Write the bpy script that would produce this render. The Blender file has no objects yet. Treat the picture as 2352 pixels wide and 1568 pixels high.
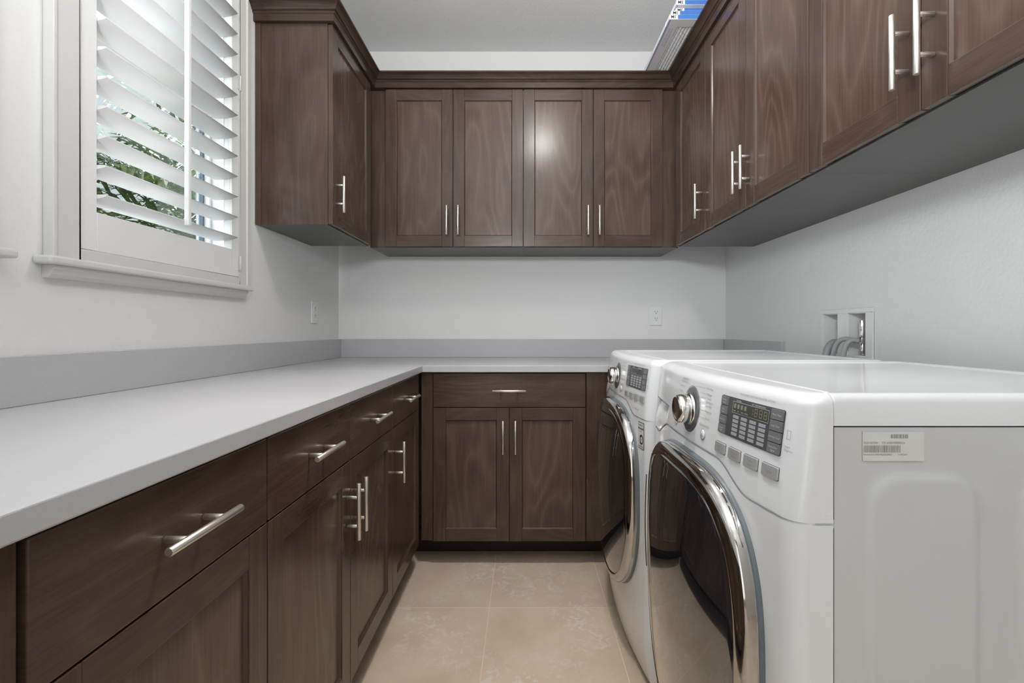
import bpy, math, random
from mathutils import Vector
random.seed(7)
SC = bpy.context.scene
COL = SC.collection
PI = math.pi

# ------------------------------------------------------------------ camera
cam_d = bpy.data.cameras.new('camera'); cam = bpy.data.objects.new('camera', cam_d); COL.objects.link(cam)
cam.location = (0, 0, 1.08); cam.rotation_euler = (PI/2, 0, 0)
cam_d.sensor_width = 36; cam_d.lens = 1090/2352*36
cam_d.shift_x = -30/2352; cam_d.shift_y = -28/2352
cam_d.clip_start = .02
SC.camera = cam
# ------------------------------------------------------------------ view, world, lights
SC.view_settings.view_transform = 'Standard'; SC.view_settings.look = 'None'
SC.view_settings.gamma = 1; SC.view_settings.use_curve_mapping = False
SC.view_settings.exposure = 0.06
W = bpy.data.worlds.new('world'); SC.world = W; W.use_nodes = True
bg = W.node_tree.nodes['Background']; bg.inputs[0].default_value = (.80, .91, 1, 1); bg.inputs[1].default_value = 3.6

def light(name, kind, loc, rot, energy, color=(1, 1, 1), size=1, size_y=None):
    d = bpy.data.lights.new(name, kind); d.energy = energy; d.color = color
    if kind == 'AREA':
        d.shape = 'RECTANGLE'; d.size = size; d.size_y = size_y or size
    if kind == 'SUN': d.angle = size
    if kind == 'POINT': d.shadow_soft_size = size
    o = bpy.data.objects.new(name, d); COL.objects.link(o); o.location = loc; o.rotation_euler = rot
    return o
sun = light('sun', 'SUN', (-5, 2, 6), (0, 0, 0), 3.4, (1, .96, .9), .02)
sun.rotation_euler = Vector((.62, -.25, -.95)).to_track_quat('-Z', 'Y').to_euler()
light('ceiling_lamp_light', 'POINT', (.12, 1.35, 2.46), (0, 0, 0), 13.5, (1, .98, .955), .08)
light('rear_fill_light', 'POINT', (.05, -.5, 2.50), (0, 0, 0), 2, (1, .97, .93), .10)  # added fill behind the camera, no lamp known there
ul = light('bounced_fill', 'AREA', (-.15, -.45, 1.70), (0, 0, 0), 47, (.945, .975, 1), .35); ul.rotation_euler = Vector((.26, .50, .95)).to_track_quat('-Z', 'Y').to_euler()  # added fill aimed up to lift ceiling and walls, no fixture
sp = light('fill_downlight', 'SPOT', (.02, 1.3, 2.64), (0, 0, 0), 96, (1, .95, .90)); sp.data.spot_size = math.radians(76); sp.data.spot_blend = .6; sp.data.shadow_soft_size = .07  # added spot to brighten floor and counters, no fixture
dl = light('doorway_fill', 'AREA', (-.60, -1.80, 1.25), (0, 0, 0), 9, (.97, .985, 1), .95, 2.1)  # added frontal fill outside the rear opening, not a known daylight source
dl.rotation_euler = Vector((.72, .69, -.02)).to_track_quat('-Z', 'Y').to_euler()

# ------------------------------------------------------------------ materials
def mat(name, col=(.8, .8, .8), rough=.5, metal=0, ior=1.5, coat=0, spec=None):
    m = bpy.data.materials.new(name); m.use_nodes = True
    b = m.node_tree.nodes['Principled BSDF']
    b.inputs['Base Color'].default_value = (*col, 1); b.inputs['Roughness'].default_value = rough
    b.inputs['Metallic'].default_value = metal; b.inputs['IOR'].default_value = ior
    b.inputs['Coat Weight'].default_value = coat; b.inputs['Coat Roughness'].default_value = .05
    if spec is not None: b.inputs['Specular IOR Level'].default_value = spec
    return m
def N(m, t, **k):
    n = m.node_tree.nodes.new(t)
    for a, v in k.items(): setattr(n, a, v)
    return n
def L(m, a, b): m.node_tree.links.new(a, b)
def B(m): return m.node_tree.nodes['Principled BSDF']
def objco(m, sc=(1, 1, 1), loc=(0, 0, 0), rand=0):
    tc = N(m, 'ShaderNodeTexCoord'); mp = N(m, 'ShaderNodeMapping')
    mp.inputs['Scale'].default_value = sc; mp.inputs['Location'].default_value = loc
    if rand:
        oi = N(m, 'ShaderNodeObjectInfo'); mu = N(m, 'ShaderNodeMath', operation='MULTIPLY'); mu.inputs[1].default_value = rand
        L(m, oi.outputs['Random'], mu.inputs[0]); ad = N(m, 'ShaderNodeVectorMath', operation='ADD')
        L(m, tc.outputs['Object'], ad.inputs[0]); L(m, mu.outputs[0], ad.inputs[1]); L(m, ad.outputs[0], mp.inputs[0])
    else: L(m, tc.outputs['Object'], mp.inputs[0])
    return mp.outputs[0]
def ramp(m, fac, stops):
    r = N(m, 'ShaderNodeValToRGB'); L(m, fac, r.inputs[0])
    e = r.color_ramp.elements
    while len(e) < len(stops): e.new(.5)
    for i, (p, c) in enumerate(stops): e[i].position = p; e[i].color = (*c, 1)
    return r.outputs[0]
def bumpn(m, h, strength, dist):
    b = N(m, 'ShaderNodeBump'); b.inputs['Strength'].default_value = strength; b.inputs['Distance'].default_value = dist
    L(m, h, b.inputs['Height']); L(m, b.outputs[0], B(m).inputs['Normal'])

def plaster(name, col):
    m = mat(name, col, .75)
    v = objco(m); n = N(m, 'ShaderNodeTexNoise'); n.inputs['Scale'].default_value = 95; n.inputs['Detail'].default_value = 4
    L(m, v, n.inputs[0]); bumpn(m, n.outputs[0], .35, .0035)
    return m
def wood(name, horiz=False, tint=.86, wave=.40, rough=.23):
    m = mat(name, (.05, .035, .03), rough, spec=.38)
    st = (1.5, 1.5, 7) if horiz else (6, 6, 1.15)
    v = objco(m, st, rand=37)
    n = N(m, 'ShaderNodeTexNoise'); n.inputs['Scale'].default_value = 1.0; n.inputs['Detail'].default_value = 1.5; n.inputs['Roughness'].default_value = .4
    L(m, v, n.inputs[0])
    mu = N(m, 'ShaderNodeMath', operation='MULTIPLY'); mu.inputs[1].default_value = 24; L(m, n.outputs[0], mu.inputs[0])
    fr = N(m, 'ShaderNodeMath', operation='PINGPONG'); fr.inputs[1].default_value = 1; L(m, mu.outputs[0], fr.inputs[0])
    pw = N(m, 'ShaderNodeMath', operation='POWER'); pw.inputs[1].default_value = 2.2; L(m, fr.outputs[0], pw.inputs[0])
    fs = (14, 14, 220) if horiz else (190, 190, 7)
    v2 = objco(m, fs, rand=11); n2 = N(m, 'ShaderNodeTexNoise'); n2.inputs['Scale'].default_value = 1; n2.inputs['Detail'].default_value = 3
    L(m, v2, n2.inputs[0])
    v3 = objco(m, (3, 3, 2.2), rand=5); n3 = N(m, 'ShaderNodeTexNoise'); n3.inputs['Scale'].default_value = 1.4; n3.inputs['Detail'].default_value = 2
    L(m, v3, n3.inputs[0])
    a = N(m, 'ShaderNodeMath', operation='MULTIPLY'); a.inputs[1].default_value = .34*wave; L(m, pw.outputs[0], a.inputs[0])
    b = N(m, 'ShaderNodeMath', operation='MULTIPLY_ADD'); b.inputs[1].default_value = .40; L(m, n2.outputs[0], b.inputs[0]); L(m, a.outputs[0], b.inputs[2])
    c = N(m, 'ShaderNodeMath', operation='MULTIPLY_ADD'); c.inputs[1].default_value = .62; L(m, n3.outputs[0], c.inputs[0]); L(m, b.outputs[0], c.inputs[2])
    t = tint
    col = ramp(m, c.outputs[0], [(.22, (.046*t, .0255*t, .0185*t)), (.52, (.086*t, .055*t, .041*t)), (.95, (.130*t, .093*t, .072*t))])
    L(m, col, B(m).inputs['Base Color'])
    bumpn(m, n2.outputs[0], .06, .001)
    return m
M = {}
M['wall'] = plaster('wall_plaster', (.78, .78, .77))
M['ceil'] = plaster('ceiling_plaster', (.80, .80, .80))
M['trim'] = mat('white_trim_paint', (.66, .655, .64), .42)
M['shut'] = mat('white_shutter_paint', (.80, .80, .795), .38)
M['woodv'] = wood('stained_wood_upright', False)
M['woodh'] = wood('stained_wood_level', True)
M['panel'] = wood('stained_veneer_panel', False, 1.06, .72)
M['woodd'] = wood('stained_wood_carcass', False, .8, .6)
M['under'] = mat('laminate_underside', (.088, .085, .083), .42)
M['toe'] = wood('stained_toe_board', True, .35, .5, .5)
M['crown'] = wood('stained_crown', True, .62, .5, .24)
M['nickel'] = mat('brushed_nickel', (.70, .67, .62), .42, 1)
m = M['count'] = mat('quartz_counter', (.56, .56, .57), .3)
v = objco(m); n = N(m, 'ShaderNodeTexNoise'); n.inputs['Scale'].default_value = 260; n.inputs['Detail'].default_value = 2; L(m, v, n.inputs[0])
L(m, ramp(m, n.outputs[0], [(.3, (.475, .475, .49)), (.7, (.495, .495, .51))]), B(m).inputs['Base Color'])
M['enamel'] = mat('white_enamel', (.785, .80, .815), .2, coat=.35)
M['shadedenamel'] = mat('white_enamel_shaded', (.60, .61, .61), .35)  # same white as the front, darkened to stand for shade on the sides
M['chrome'] = mat('chrome', (.50, .485, .47), .07, 1)
M['satin'] = mat('satin_chrome', (.80, .79, .76), .14, 1)
M['gasket'] = mat('blue_grey_door_rim', (.13, .15, .165), .4)
m = M['glass'] = mat('smoked_door_glass', (.012, .013, .018), .025, 0, 2.1, coat=1.0)
B(m).inputs['Coat Roughness'].default_value = .01; B(m).inputs['Coat IOR'].default_value = 1.8
M['dgrey'] = mat('dial_grey', (.12, .12, .125), .3)
M['disp'] = mat('display_grey', (.085, .085, .09), .22)
M['key'] = mat('key_grey', (.17, .17, .175), .35)
M['lcd'] = mat('lcd_dark', (.065, .066, .055), .2)
M['seg'] = mat('lcd_segments', (.24, .24, .17), .5)
M['cell'] = mat('indicator_grey', (.36, .36, .37), .5)
M['silver'] = mat('silver_button', (.50, .50, .50), .3, .35)
M['ink'] = mat('grey_print', (.30, .30, .31), .6)
M['lightink'] = mat('pale_print', (.62, .62, .62), .6)
M['black'] = mat('black_print', (.015, .015, .015), .5)
M['stick'] = mat('sticker_film', (.66, .66, .65), .4)
M['sidelab'] = mat('pale_label_film', (.69, .69, .68), .4)
M['sideink'] = mat('faded_label_print', (.26, .26, .25), .6)
M['seam'] = mat('seam_shadow_gap', (.02, .02, .02), .7)
M['plast'] = mat('white_plastic', (.80, .80, .795), .35)
M['hole'] = mat('dark_slot', (.03, .03, .03), .6)
M['hose'] = mat('grey_hose', (.36, .36, .365), .5)
M['card'] = mat('white_cardboard', (.78, .78, .79), .6)
M['blue'] = mat('blue_print', (.05, .165, .48), .5)
M['lilac'] = mat('lilac_print', (.40, .40, .66), .5)
M['pleat'] = mat('filter_pleats', (.86, .87, .88), .8)
M['wire'] = mat('filter_wire', (.45, .45, .46), .5)
M['vinyl'] = mat('window_vinyl', (.75, .75, .76), .35)
M['vinylb'] = mat('blue_grey_window_edge', (.10, .15, .20), .3)
M['rubber'] = mat('black_rubber', (.02, .02, .02), .6)
M['red'] = mat('red_thread', (.5, .03, .02), .6)
m = M['pane'] = mat('clear_pane', (1, 1, 1), 0, 0, 1.45); B(m).inputs['Transmission Weight'].default_value = 1; B(m).inputs['Alpha'].default_value = .25
m = M['leaf'] = mat('palm_leaf', (.07, .13, .035), .45)
v = objco(m); n = N(m, 'ShaderNodeTexNoise'); n.inputs['Scale'].default_value = 6; L(m, v, n.inputs[0])
L(m, ramp(m, n.outputs[0], [(.35, (.02, .055, .02)), (.52, (.055, .11, .03)), (.7, (.22, .27, .06)), (.85, (.34, .29, .12))]), B(m).inputs['Base Color'])
M['bark'] = mat('palm_bark', (.16, .11, .07), .9)
M['soil'] = mat('garden_ground', (.25, .22, .16), .9)
M['lampglass'] = mat('lamp_diffuser', (.9, .9, .88), .4)
m = M['lampglass']; B(m).inputs['Emission Color'].default_value = (1, .97, .92, 1); B(m).inputs['Emission Strength'].default_value = 2.5
# floor tiles
m = M['floor'] = mat('travertine_tile', (.5, .4, .3), .42)
TS = .4577
tc = N(m, 'ShaderNodeTexCoord'); mp = N(m, 'ShaderNodeMapping'); mp.inputs['Location'].default_value = (.138 + 10*TS, -1.844 + 10*TS, 0)
L(m, tc.outputs['Object'], mp.inputs[0])
br = N(m, 'ShaderNodeTexBrick'); br.offset = 0; br.squash = 1
br.inputs['Scale'].default_value = 1; br.inputs['Brick Width'].default_value = TS; br.inputs['Row Height'].default_value = TS
br.inputs['Mortar Size'].default_value = .0019; br.inputs['Mortar Smooth'].default_value = .15; br.inputs['Bias'].default_value = 0
br.inputs['Color1'].default_value = (0, 0, 0, 1); br.inputs['Color2'].default_value = (1, 1, 1, 1); br.inputs['Mortar'].default_value = (.5, .5, .5, 1)
L(m, mp.outputs[0], br.inputs[0])
n1 = N(m, 'ShaderNodeTexNoise'); n1.inputs['Scale'].default_value = 5; n1.inputs['Detail'].default_value = 4; n1.inputs['Roughness'].default_value = .55; L(m, tc.outputs['Object'], n1.inputs[0])
n2 = N(m, 'ShaderNodeTexNoise'); n2.inputs['Scale'].default_value = 24; n2.inputs['Detail'].default_value = 8; n2.inputs['Roughness'].default_value = .72; n2.inputs['Distortion'].default_value = 1.1; L(m, tc.outputs['Object'], n2.inputs[0])
n3 = N(m, 'ShaderNodeTexNoise'); n3.inputs['Scale'].default_value = 3.2; n3.inputs['Detail'].default_value = 2; L(m, tc.outputs['Object'], n3.inputs[0])
base = ramp(m, n1.outputs[0], [(.3, (.60, .475, .35)), (.5, (.67, .54, .405)), (.72, (.71, .59, .455))])
spot = ramp(m, n2.outputs[0], [(.51, (0, 0, 0)), (.60, (1, 1, 1))])
patch_ = ramp(m, n3.outputs[0], [(.42, (0, 0, 0)), (.60, (1, 1, 1))])
mul = N(m, 'ShaderNodeMath', operation='MULTIPLY'); L(m, spot, mul.inputs[0]); L(m, patch_, mul.inputs[1])
mul2 = N(m, 'ShaderNodeMath', operation='MULTIPLY'); L(m, mul.outputs[0], mul2.inputs[0]); mul2.inputs[1].default_value = .85
mx = N(m, 'ShaderNodeMixRGB'); L(m, mul2.outputs[0], mx.inputs[0]); L(m, base, mx.inputs[1]); mx.inputs[2].default_value = (.76, .69, .60, 1)
tv = N(m, 'ShaderNodeMixRGB', blend_type='MULTIPLY'); tv.inputs[0].default_value = .10; L(m, mx.outputs[0], tv.inputs[1]); L(m, br.outputs['Color'], tv.inputs[2])
mg = N(m, 'ShaderNodeMixRGB'); L(m, br.outputs['Fac'], mg.inputs[0]); L(m, tv.outputs[0], mg.inputs[1]); mg.inputs[2].default_value = (.74, .62, .48, 1)
L(m, mg.outputs[0], B(m).inputs['Base Color'])
inv = N(m, 'ShaderNodeMath', operation='SUBTRACT'); inv.inputs[0].default_value = 1; L(m, br.outputs['Fac'], inv.inputs[1]); bumpn(m, inv.outputs[0], .3, .001)

# ------------------------------------------------------------------ mesh helper
class MB:
    def __init__(s): s.v = []; s.f = []; s.mi = []; s.sm = []
    def add(s, vs, fs, mi=0, smooth=False):
        o = len(s.v); s.v += [tuple(p) for p in vs]
        for f in fs: s.f.append(tuple(i+o for i in f)); s.mi.append(mi); s.sm.append(smooth)
    def box(s, a, b, mi=0):
        x0, x1 = sorted((a[0], b[0])); y0, y1 = sorted((a[1], b[1])); z0, z1 = sorted((a[2], b[2]))
        s.add([(x0,y0,z0),(x1,y0,z0),(x1,y1,z0),(x0,y1,z0),(x0,y0,z1),(x1,y0,z1),(x1,y1,z1),(x0,y1,z1)],
              [(0,3,2,1),(4,5,6,7),(0,1,5,4),(1,2,6,5),(2,3,7,6),(3,0,4,7)], mi)
    def tube(s, pts, r, n=16, mi=0, caps=True, rfun=None):
        pts = [Vector(p) for p in pts]; vs = []; prev = None
        for i, p in enumerate(pts):
            t = (pts[min(i+1, len(pts)-1)] - pts[max(i-1, 0)]).normalized()
            if prev is None: a = t.orthogonal().normalized()
            else: a = (prev - t*prev.dot(t)).normalized()
            prev = a; b = t.cross(a); rr = rfun(i) if rfun else r
            for k in range(n):
                an = 2*PI*k/n; vs.append(p + a*math.cos(an)*rr + b*math.sin(an)*rr)
        fs = []
        for i in range(len(pts)-1):
            for k in range(n):
                k2 = (k+1) % n; fs.append((i*n+k, i*n+k2, (i+1)*n+k2, (i+1)*n+k))
        s.add(vs, fs, mi, True)
        if caps:
            s.add(vs[:n], [tuple(reversed(range(n)))], mi); s.add(vs[-n:], [tuple(range(n))], mi)
    def grid(s, P, nu, nv, mi=0, smooth=True, flip=False, closed=False):
        vs = [P(i, j) for j in range(nv) for i in range(nu)]; fs = []
        for j in range(nv-1):
            for i in range(nu if closed else nu-1):
                i2 = (i+1) % nu; q = (j*nu+i, j*nu+i2, (j+1)*nu+i2, (j+1)*nu+i)
                fs.append(q[::-1] if flip else q)
        s.add(vs, fs, mi, smooth)
    def build(s, name, mats, parent=None, bevel=0, seg=2, loc=None, recalc=True):
        org = Vector(loc) if loc is not None else (parent_loc(parent) if parent else Vector((0, 0, 0)))
        me = bpy.data.meshes.new(name)
        me.from_pydata([tuple(Vector(p)-org) for p in s.v], [], s.f)
        if not isinstance(mats, (list, tuple)): mats = [mats]
        for m_ in mats: me.materials.append(m_)
        for p, k, sm in zip(me.polygons, s.mi, s.sm): p.material_index = k; p.use_smooth = sm
        if recalc:
            import bmesh
            bm = bmesh.new(); bm.from_mesh(me)
            bmesh.ops.remove_doubles(bm, verts=bm.verts, dist=1e-6)
            bmesh.ops.recalc_face_normals(bm, faces=bm.faces); bm.to_mesh(me); bm.free()
        o = bpy.data.objects.new(name, me); COL.objects.link(o)
        if parent: o.parent = parent
        else: o.location = org
        if bevel:
            b = o.modifiers.new('bevel', 'BEVEL'); b.width = bevel; b.segments = seg; b.limit_method = 'ANGLE'; b.angle_limit = math.radians(40)
        return o
def parent_loc(p):
    l = Vector((0, 0, 0))
    while p: l += p.location; p = p.parent
    return l
def tag(o, label=None, cat=None, group=None, kind=None):
    if label: o['label'] = label
    if cat: o['category'] = cat
    if group: o['group'] = group
    if kind: o['kind'] = kind
    return o
def thing(name, loc, label, cat, group=None):
    o = bpy.data.objects.new(name, None); COL.objects.link(o); o.location = loc; o.empty_display_size = .05
    return tag(o, label, cat, group)

# ------------------------------------------------------------------ room shell
XL, XR, YB, YR, ZC = -1.088, 1.172, 2.77, -1.30, 2.70
WT = .15
def struct(name, mb, m, bevel=0):
    o = mb.build(name, m, bevel=bevel); o['kind'] = 'structure'; return o
b = MB(); b.box((XL-WT, YR-1.3, -.1), (XR+WT, YB+WT, 0)); struct('floor', b, M['floor'])
b = MB(); b.box((XL-WT, YR-1.3, ZC), (XR+WT, YB+WT, ZC+.1)); struct('ceiling', b, M['ceil'])
b = MB(); b.box((XL-WT, YB, 0), (XR+WT, YB+WT, ZC)); struct('wall_back', b, M['wall'])
def wall_with_holes(x0, x1, y0, y1, holes):
    b = MB(); ys = y0
    for (a, c, z0, z1) in sorted(holes):
        b.box((x0, ys, 0), (x1, a, ZC)); b.box((x0, a, 0), (x1, c, z0)); b.box((x0, a, z1), (x1, c, ZC)); ys = c
    b.box((x0, ys, 0), (x1, y1, ZC)); return b
WZ0, WZ1 = 1.262, 2.44
WIN = [(1.125, 1.785), (.245, .905)]
b = wall_with_holes(XL-WT, XL, YR, YB, [(a, c, WZ0, WZ1) for a, c in WIN]); struct('wall_left', b, M['wall'])
b = wall_with_holes(XR, XR+WT, YR, YB, [(1.605, 1.861, .955, 1.142)]); struct('wall_right', b, M['wall'])
b = MB(); b.box((.02, YR-WT, 0), (XR, YR, ZC)); b.box((XL, YR-WT, 2.25), (.02, YR, ZC)); struct('wall_rear', b, M['wall'])  # opening placed to let the added fill light through
b = MB(); b.box((XL-WT, -2.45, 0), (XL, YR-WT-.0005, ZC)); b.box((XR, -2.45, 0), (XR+WT, YR-WT-.0005, ZC)); b.box((XL-WT, -2.60, 0), (XR+WT, -2.4505, ZC)); struct('wall_sky_block', b, M['wall'])  # unseen enclosure added to keep sky light out of the rear opening
b = MB(); b.box((-9, -6, -.2), (XL-WT-.01, 12, -.12)); struct('ground', b, M['soil'])

# windows: casing, sill, apron, frame, glass
def window(k, y0, y1):
    w = bpy.data.objects.new('window_%d' % k, None); COL.objects.link(w); w.location = (XL, (y0+y1)/2, WZ0); w['kind'] = 'structure'
    ca, cb = y0-.052, y1+.037
    X1 = -1.066
    b = MB(); zt = WZ1+.05
    for (ya, yb) in ((ca, y0+.012), (y1-.010, cb)): b.box((XL+.0005, ya, 1.245), (X1, yb, zt))
    b.box((XL+.0005, y0+.012, 1.245), (X1, y1-.010, 1.2735)); b.box((XL+.0005, y0+.012, WZ1-.012), (X1, y1-.010, zt))
    # thin raised outer bead
    for (ya, yb) in ((ca-.004, ca+.006), (cb-.006, cb+.004)): b.box((XL+.0005, ya, 1.245), (X1+.004, yb, zt))
    b.build('casing', M['trim'], w, .002)
    b = MB()
    b.box((XL+.0005, ca-.028, 1.226), (-1.046, cb+(.014 if k == 1 else .041), 1.245))
    b.build('sill', M['trim'], w, .006, 3)
    b = MB(); pr = [(0, 1.226), (.030, 1.226), (.030, 1.220), (.026, 1.216), (.021, 1.205), (.017, 1.200), (.014, 1.197), (0, 1.197)]
    vs = []
    for yy in (ca-.006, cb-.006): vs += [(XL+.0005+p, yy, z) for p, z in pr]
    n = len(pr); fs = [(i, (i+1) % n, n+(i+1) % n, n+i) for i in range(n)] + [tuple(range(n)), tuple(range(2*n-1, n-1, -1))]
    b.add(vs, fs); b.build('apron', M['trim'], w, .001)
    xo, xi = XL-WT+.01, XL-WT+.06
    b = MB(); g = 5e-4; fw = .04
    b.box((xo, y0+g, WZ0+g), (xi, y0+fw, WZ1-g)); f2 = .013; b.box((xo, y1-f2, WZ0+g), (xi, y1-g, WZ1-g)); b.box((xo, y0+fw, WZ0+g), (xi, y1-f2, WZ0+fw)); b.box((xo, y0+fw, WZ1-fw), (xi, y1-f2, WZ1-g))
    b.box((xo+.01, y0+fw, 1.86), (xi-.01, y1-f2, 1.90))
    b.build('window_frame', M['vinyl'], w, .003)
    b = MB(); b.box((xo+.016, y1-f2-.010, WZ0+fw), (xi-.020, y1-f2-.0005, WZ1-fw)); o = b.build('glazing_strip', M['vinylb'], w); o['label'] = 'blue-grey glazing strip at the edge of the pane'
    b = MB(); b.box((xo+.022, y0+fw, WZ0+fw), (xo+.026, y1-f2-.010, WZ1-fw)); b.build('glass_pane', M['pane'], w)
    return w
for k, (a, c) in enumerate(WIN): window(k+1, a, c)

# plantation shutters
def shutter(y0, y1, label):
    PX0, PX1 = -1.100, -1.070
    p0, p1 = y0+.0130, y1-.011
    t = thing('window_shutter', (-1.085, (p0+p1)/2, 1.2755), label, 'shutter')
    zb, zt = 1.2755, 2.422
    b = MB(); b.box((PX0, p0, zb), (PX1, p0+.048, zt)); b.box((PX0, p1-.042, zb), (PX1, p1, zt))
    b.box((PX0, p0+.048, zb), (PX1, p1-.042, 1.3725)); b.box((PX0, p0+.048, 2.37), (PX1, p1-.042, zt))
    b.build('shutter_frame', M['shut'], t, .0015)
    ya, yb = p0+.0495, p1-.0435
    tilt = math.radians(7); n = 20
    prof = [(.0445*math.cos(2*PI*i/n), .0056*math.sin(2*PI*i/n)) for i in range(n)]
    z = 1.4095
    while z < 2.355:
        b = MB(); vs = []
        for yy in (ya, yb):
            for (c, s_) in prof: vs.append((-1.0905 + c*math.cos(tilt) - s_*math.sin(tilt), yy, z + c*math.sin(tilt) + s_*math.cos(tilt)))
        fs = [(i, (i+1) % n, n+(i+1) % n, n+i) for i in range(n)]
        b.add(vs, fs, 0, True); b.add(vs, [tuple(range(n)), tuple(range(2*n-1, n-1, -1))], 0)
        b.build('louver', M['shut'], t); z += .0742
    ym = (ya+yb)/2 + .004
    b = MB(); b.box((-1.0465, ym-.008, 1.3985), (-1.032, ym+.008, 2.36)); b.build('tilt_rod', M['shut'], t, .004, 3)
    for zz in (1.325, 2.0, 2.36):
        b = MB(); b.tube([(-1.066, p1+.0035, zz-.028), (-1.066, p1+.0035, zz+.028)], .0032, 10); b.box((-1.0690, p1-.010, zz-.026), (-1.0675, p1+.003, zz+.026)); b.build('hinge', M['trim'], t)
shutter(*WIN[0], 'white louvered window shutter beside the dark corner wall cabinet')

shutter(*WIN[1], 'unseen white louvered shutter added beyond the left edge to block window light')  # unseen shutter added to cut light from the near window

# ------------------------------------------------------------------ cabinetry
def T(side, p, u, d, z):
    return (p+d, u, z) if side == 'L' else ((u, p-d, z) if side == 'B' else (p-d, u, z))
def sbox(b, side, p, u0, u1, d0, d1, z0, z1, mi=0): b.box(T(side, p, u0, d0, z0), T(side, p, u1, d1, z1), mi)
def handle(par, side, p, u, z, vert=True):
    b = MB(); h = .075; g = .038; st = .033
    if vert:
        b.tube([T(side, p, u, st, z-h), T(side, p, u, st, z+h)], .0057, 20)
        for s_ in (-g, g): b.tube([T(side, p, u, .0002, z+s_), T(side, p, u, st, z+s_)], .0046, 14)
    else:
        b.tube([T(side, p, u-h, st, z), T(side, p, u+h, st, z)], .0057, 20)
        for s_ in (-g, g): b.tube([T(side, p, u+s_, .0002, z), T(side, p, u+s_, st, z)], .0046, 14)
    b.build('handle', M['nickel'], par, .0006, 1)
def door(par, side, p, u0, u1, z0, z1, hu=None, hz=None, fw=.056):
    g = .0016; u0 += g; u1 -= g
    b = MB()
    sbox(b, side, p, u0, u0+fw, -.019, 0, z0, z1, 0); sbox(b, side, p, u1-fw, u1, -.019, 0, z0, z1, 0)
    sbox(b, side, p, u0+fw, u1-fw, -.019, -.0003, z0, z0+fw, 1); sbox(b, side, p, u0+fw, u1-fw, -.019, -.0003, z1-fw, z1, 1)
    sbox(b, side, p, u0+fw, u1-fw, -.016, -.0085, z0+fw, z1-fw, 2)
    # small sloping edge round the sunk panel
    a0, a1, c0, c1 = u0+fw, u1-fw, z0+fw, z1-fw; e = .004
    o_ = [(a0, c0), (a1, c0), (a1, c1), (a0, c1)]; i_ = [(a0+e, c0+e), (a1-e, c0+e), (a1-e, c1-e), (a0+e, c1-e)]
    vs = [T(side, p, u, -.003, z) for u, z in o_] + [T(side, p, u, -.0084, z) for u, z in i_]
    b.add(vs, [(k, (k+1) % 4, 4+(k+1) % 4, 4+k) for k in range(4)], 0)
    o = b.build('door', [M['woodv'], M['woodh'], M['panel']], par, .0012, 2, recalc=True)
    if hu is not None: handle(o, side, p, hu, hz, True)
    return o
def drawer(par, side, p, u0, u1, z0, z1):
    b = MB(); sbox(b, side, p, u0+.0016, u1-.0016, -.019, 0, z0, z1)
    o = b.build('drawer', M['woodh'], par, .0018, 2); handle(o, side, p, (u0+u1)/2, .803, False)
ZT, ZS, ZD = .117, .7245, .8795
def base_cab(side, p, u0, u1, back, label, doors, toe=.155, t0=0, t1=0, group=None):
    um = (u0+u1)/2
    t = thing('base_cabinet', T(side, p, um, (-.3), 0), label, 'cabinet', group)
    b = MB(); sbox(b, side, p, u0, u1, -.0205, -back, ZT-.002, .8855); b.build('cabinet_box', M['woodd'], t)
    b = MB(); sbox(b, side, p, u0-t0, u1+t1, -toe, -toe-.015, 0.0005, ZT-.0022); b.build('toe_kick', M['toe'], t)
    for d in doors:
        if d[0] == 'door': door(t, side, p, d[1], d[2], ZT, ZS-.0016, d[3], .595)
        elif d[0] == 'drawer': drawer(t, side, p, d[1], d[2], ZS+.0016, ZD)
        elif d[0] == 'fill':
            b = MB(); sbox(b, side, p, d[1]+.0008, d[2]-.0008, -.020, d[3] if len(d) > 3 else -.001, ZT-.001, .8835); b.build('filler_strip', M['woodv'], t, .001)
    return t
PL = -.475; PB = 2.156
base_cab('L', PL, -.62, .4450, .60, 'dark brown base cabinet end with a plain flat front, left of the dark gap', [('fill', -.62, .4450)])
base_cab('L', PL, .4515, .8755, .60, 'dark brown single-drawer base cabinet, nearest of the left run, its door cut by the frame', [('drawer', .4515, .8755), ('door', .4515, .8755, .4515+.03, .595)])
base_cab('L', PL, .8765, 1.7025, .60, 'dark brown base cabinet with two drawers and two doors, middle of the left run', [
    ('drawer', .8765, 1.291), ('drawer', 1.291, 1.7025), ('door', .8765, 1.291, 1.262, .595), ('door', 1.291, 1.7025, 1.320, .595)])
base_cab('L', PL, 1.7035, 2.153, .60, 'dark brown narrow single-drawer base cabinet at the far end of the left run', [
    ('drawer', 1.7035, 2.118), ('door', 1.7035, 2.118, 1.733, .595), ('fill', 2.12, 2.153, -.006)], t1=.157)
base_cab('B', PB, -.4745, .2775, .60, 'dark brown base cabinet with a wide drawer over two doors, under the back counter', [
    ('fill', -.4745, -.420, -.012), ('drawer', -.419, .2765), ('door', -.419, -.0713, -.0713-.028, .595), ('door', -.0713, .2765, -.0713+.028, .595)], t0=.140)
base_cab('B', PB, .2785, 1.1715, .60, 'plain dark brown filler cabinet behind the far white machine', [('fill', .2785, 1.1715, -.004)])
b = MB(); b.tube([(.2805, 2.1535, .400), (.2815, 2.1520, .385), (.286, 2.1515, .365)], .0009, 6)
tag(b.build('thread', M['red'], loc=(.2815, 2.152, .365)), 'short red thread stuck out of the gap right of the back double doors', 'thread')

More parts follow.
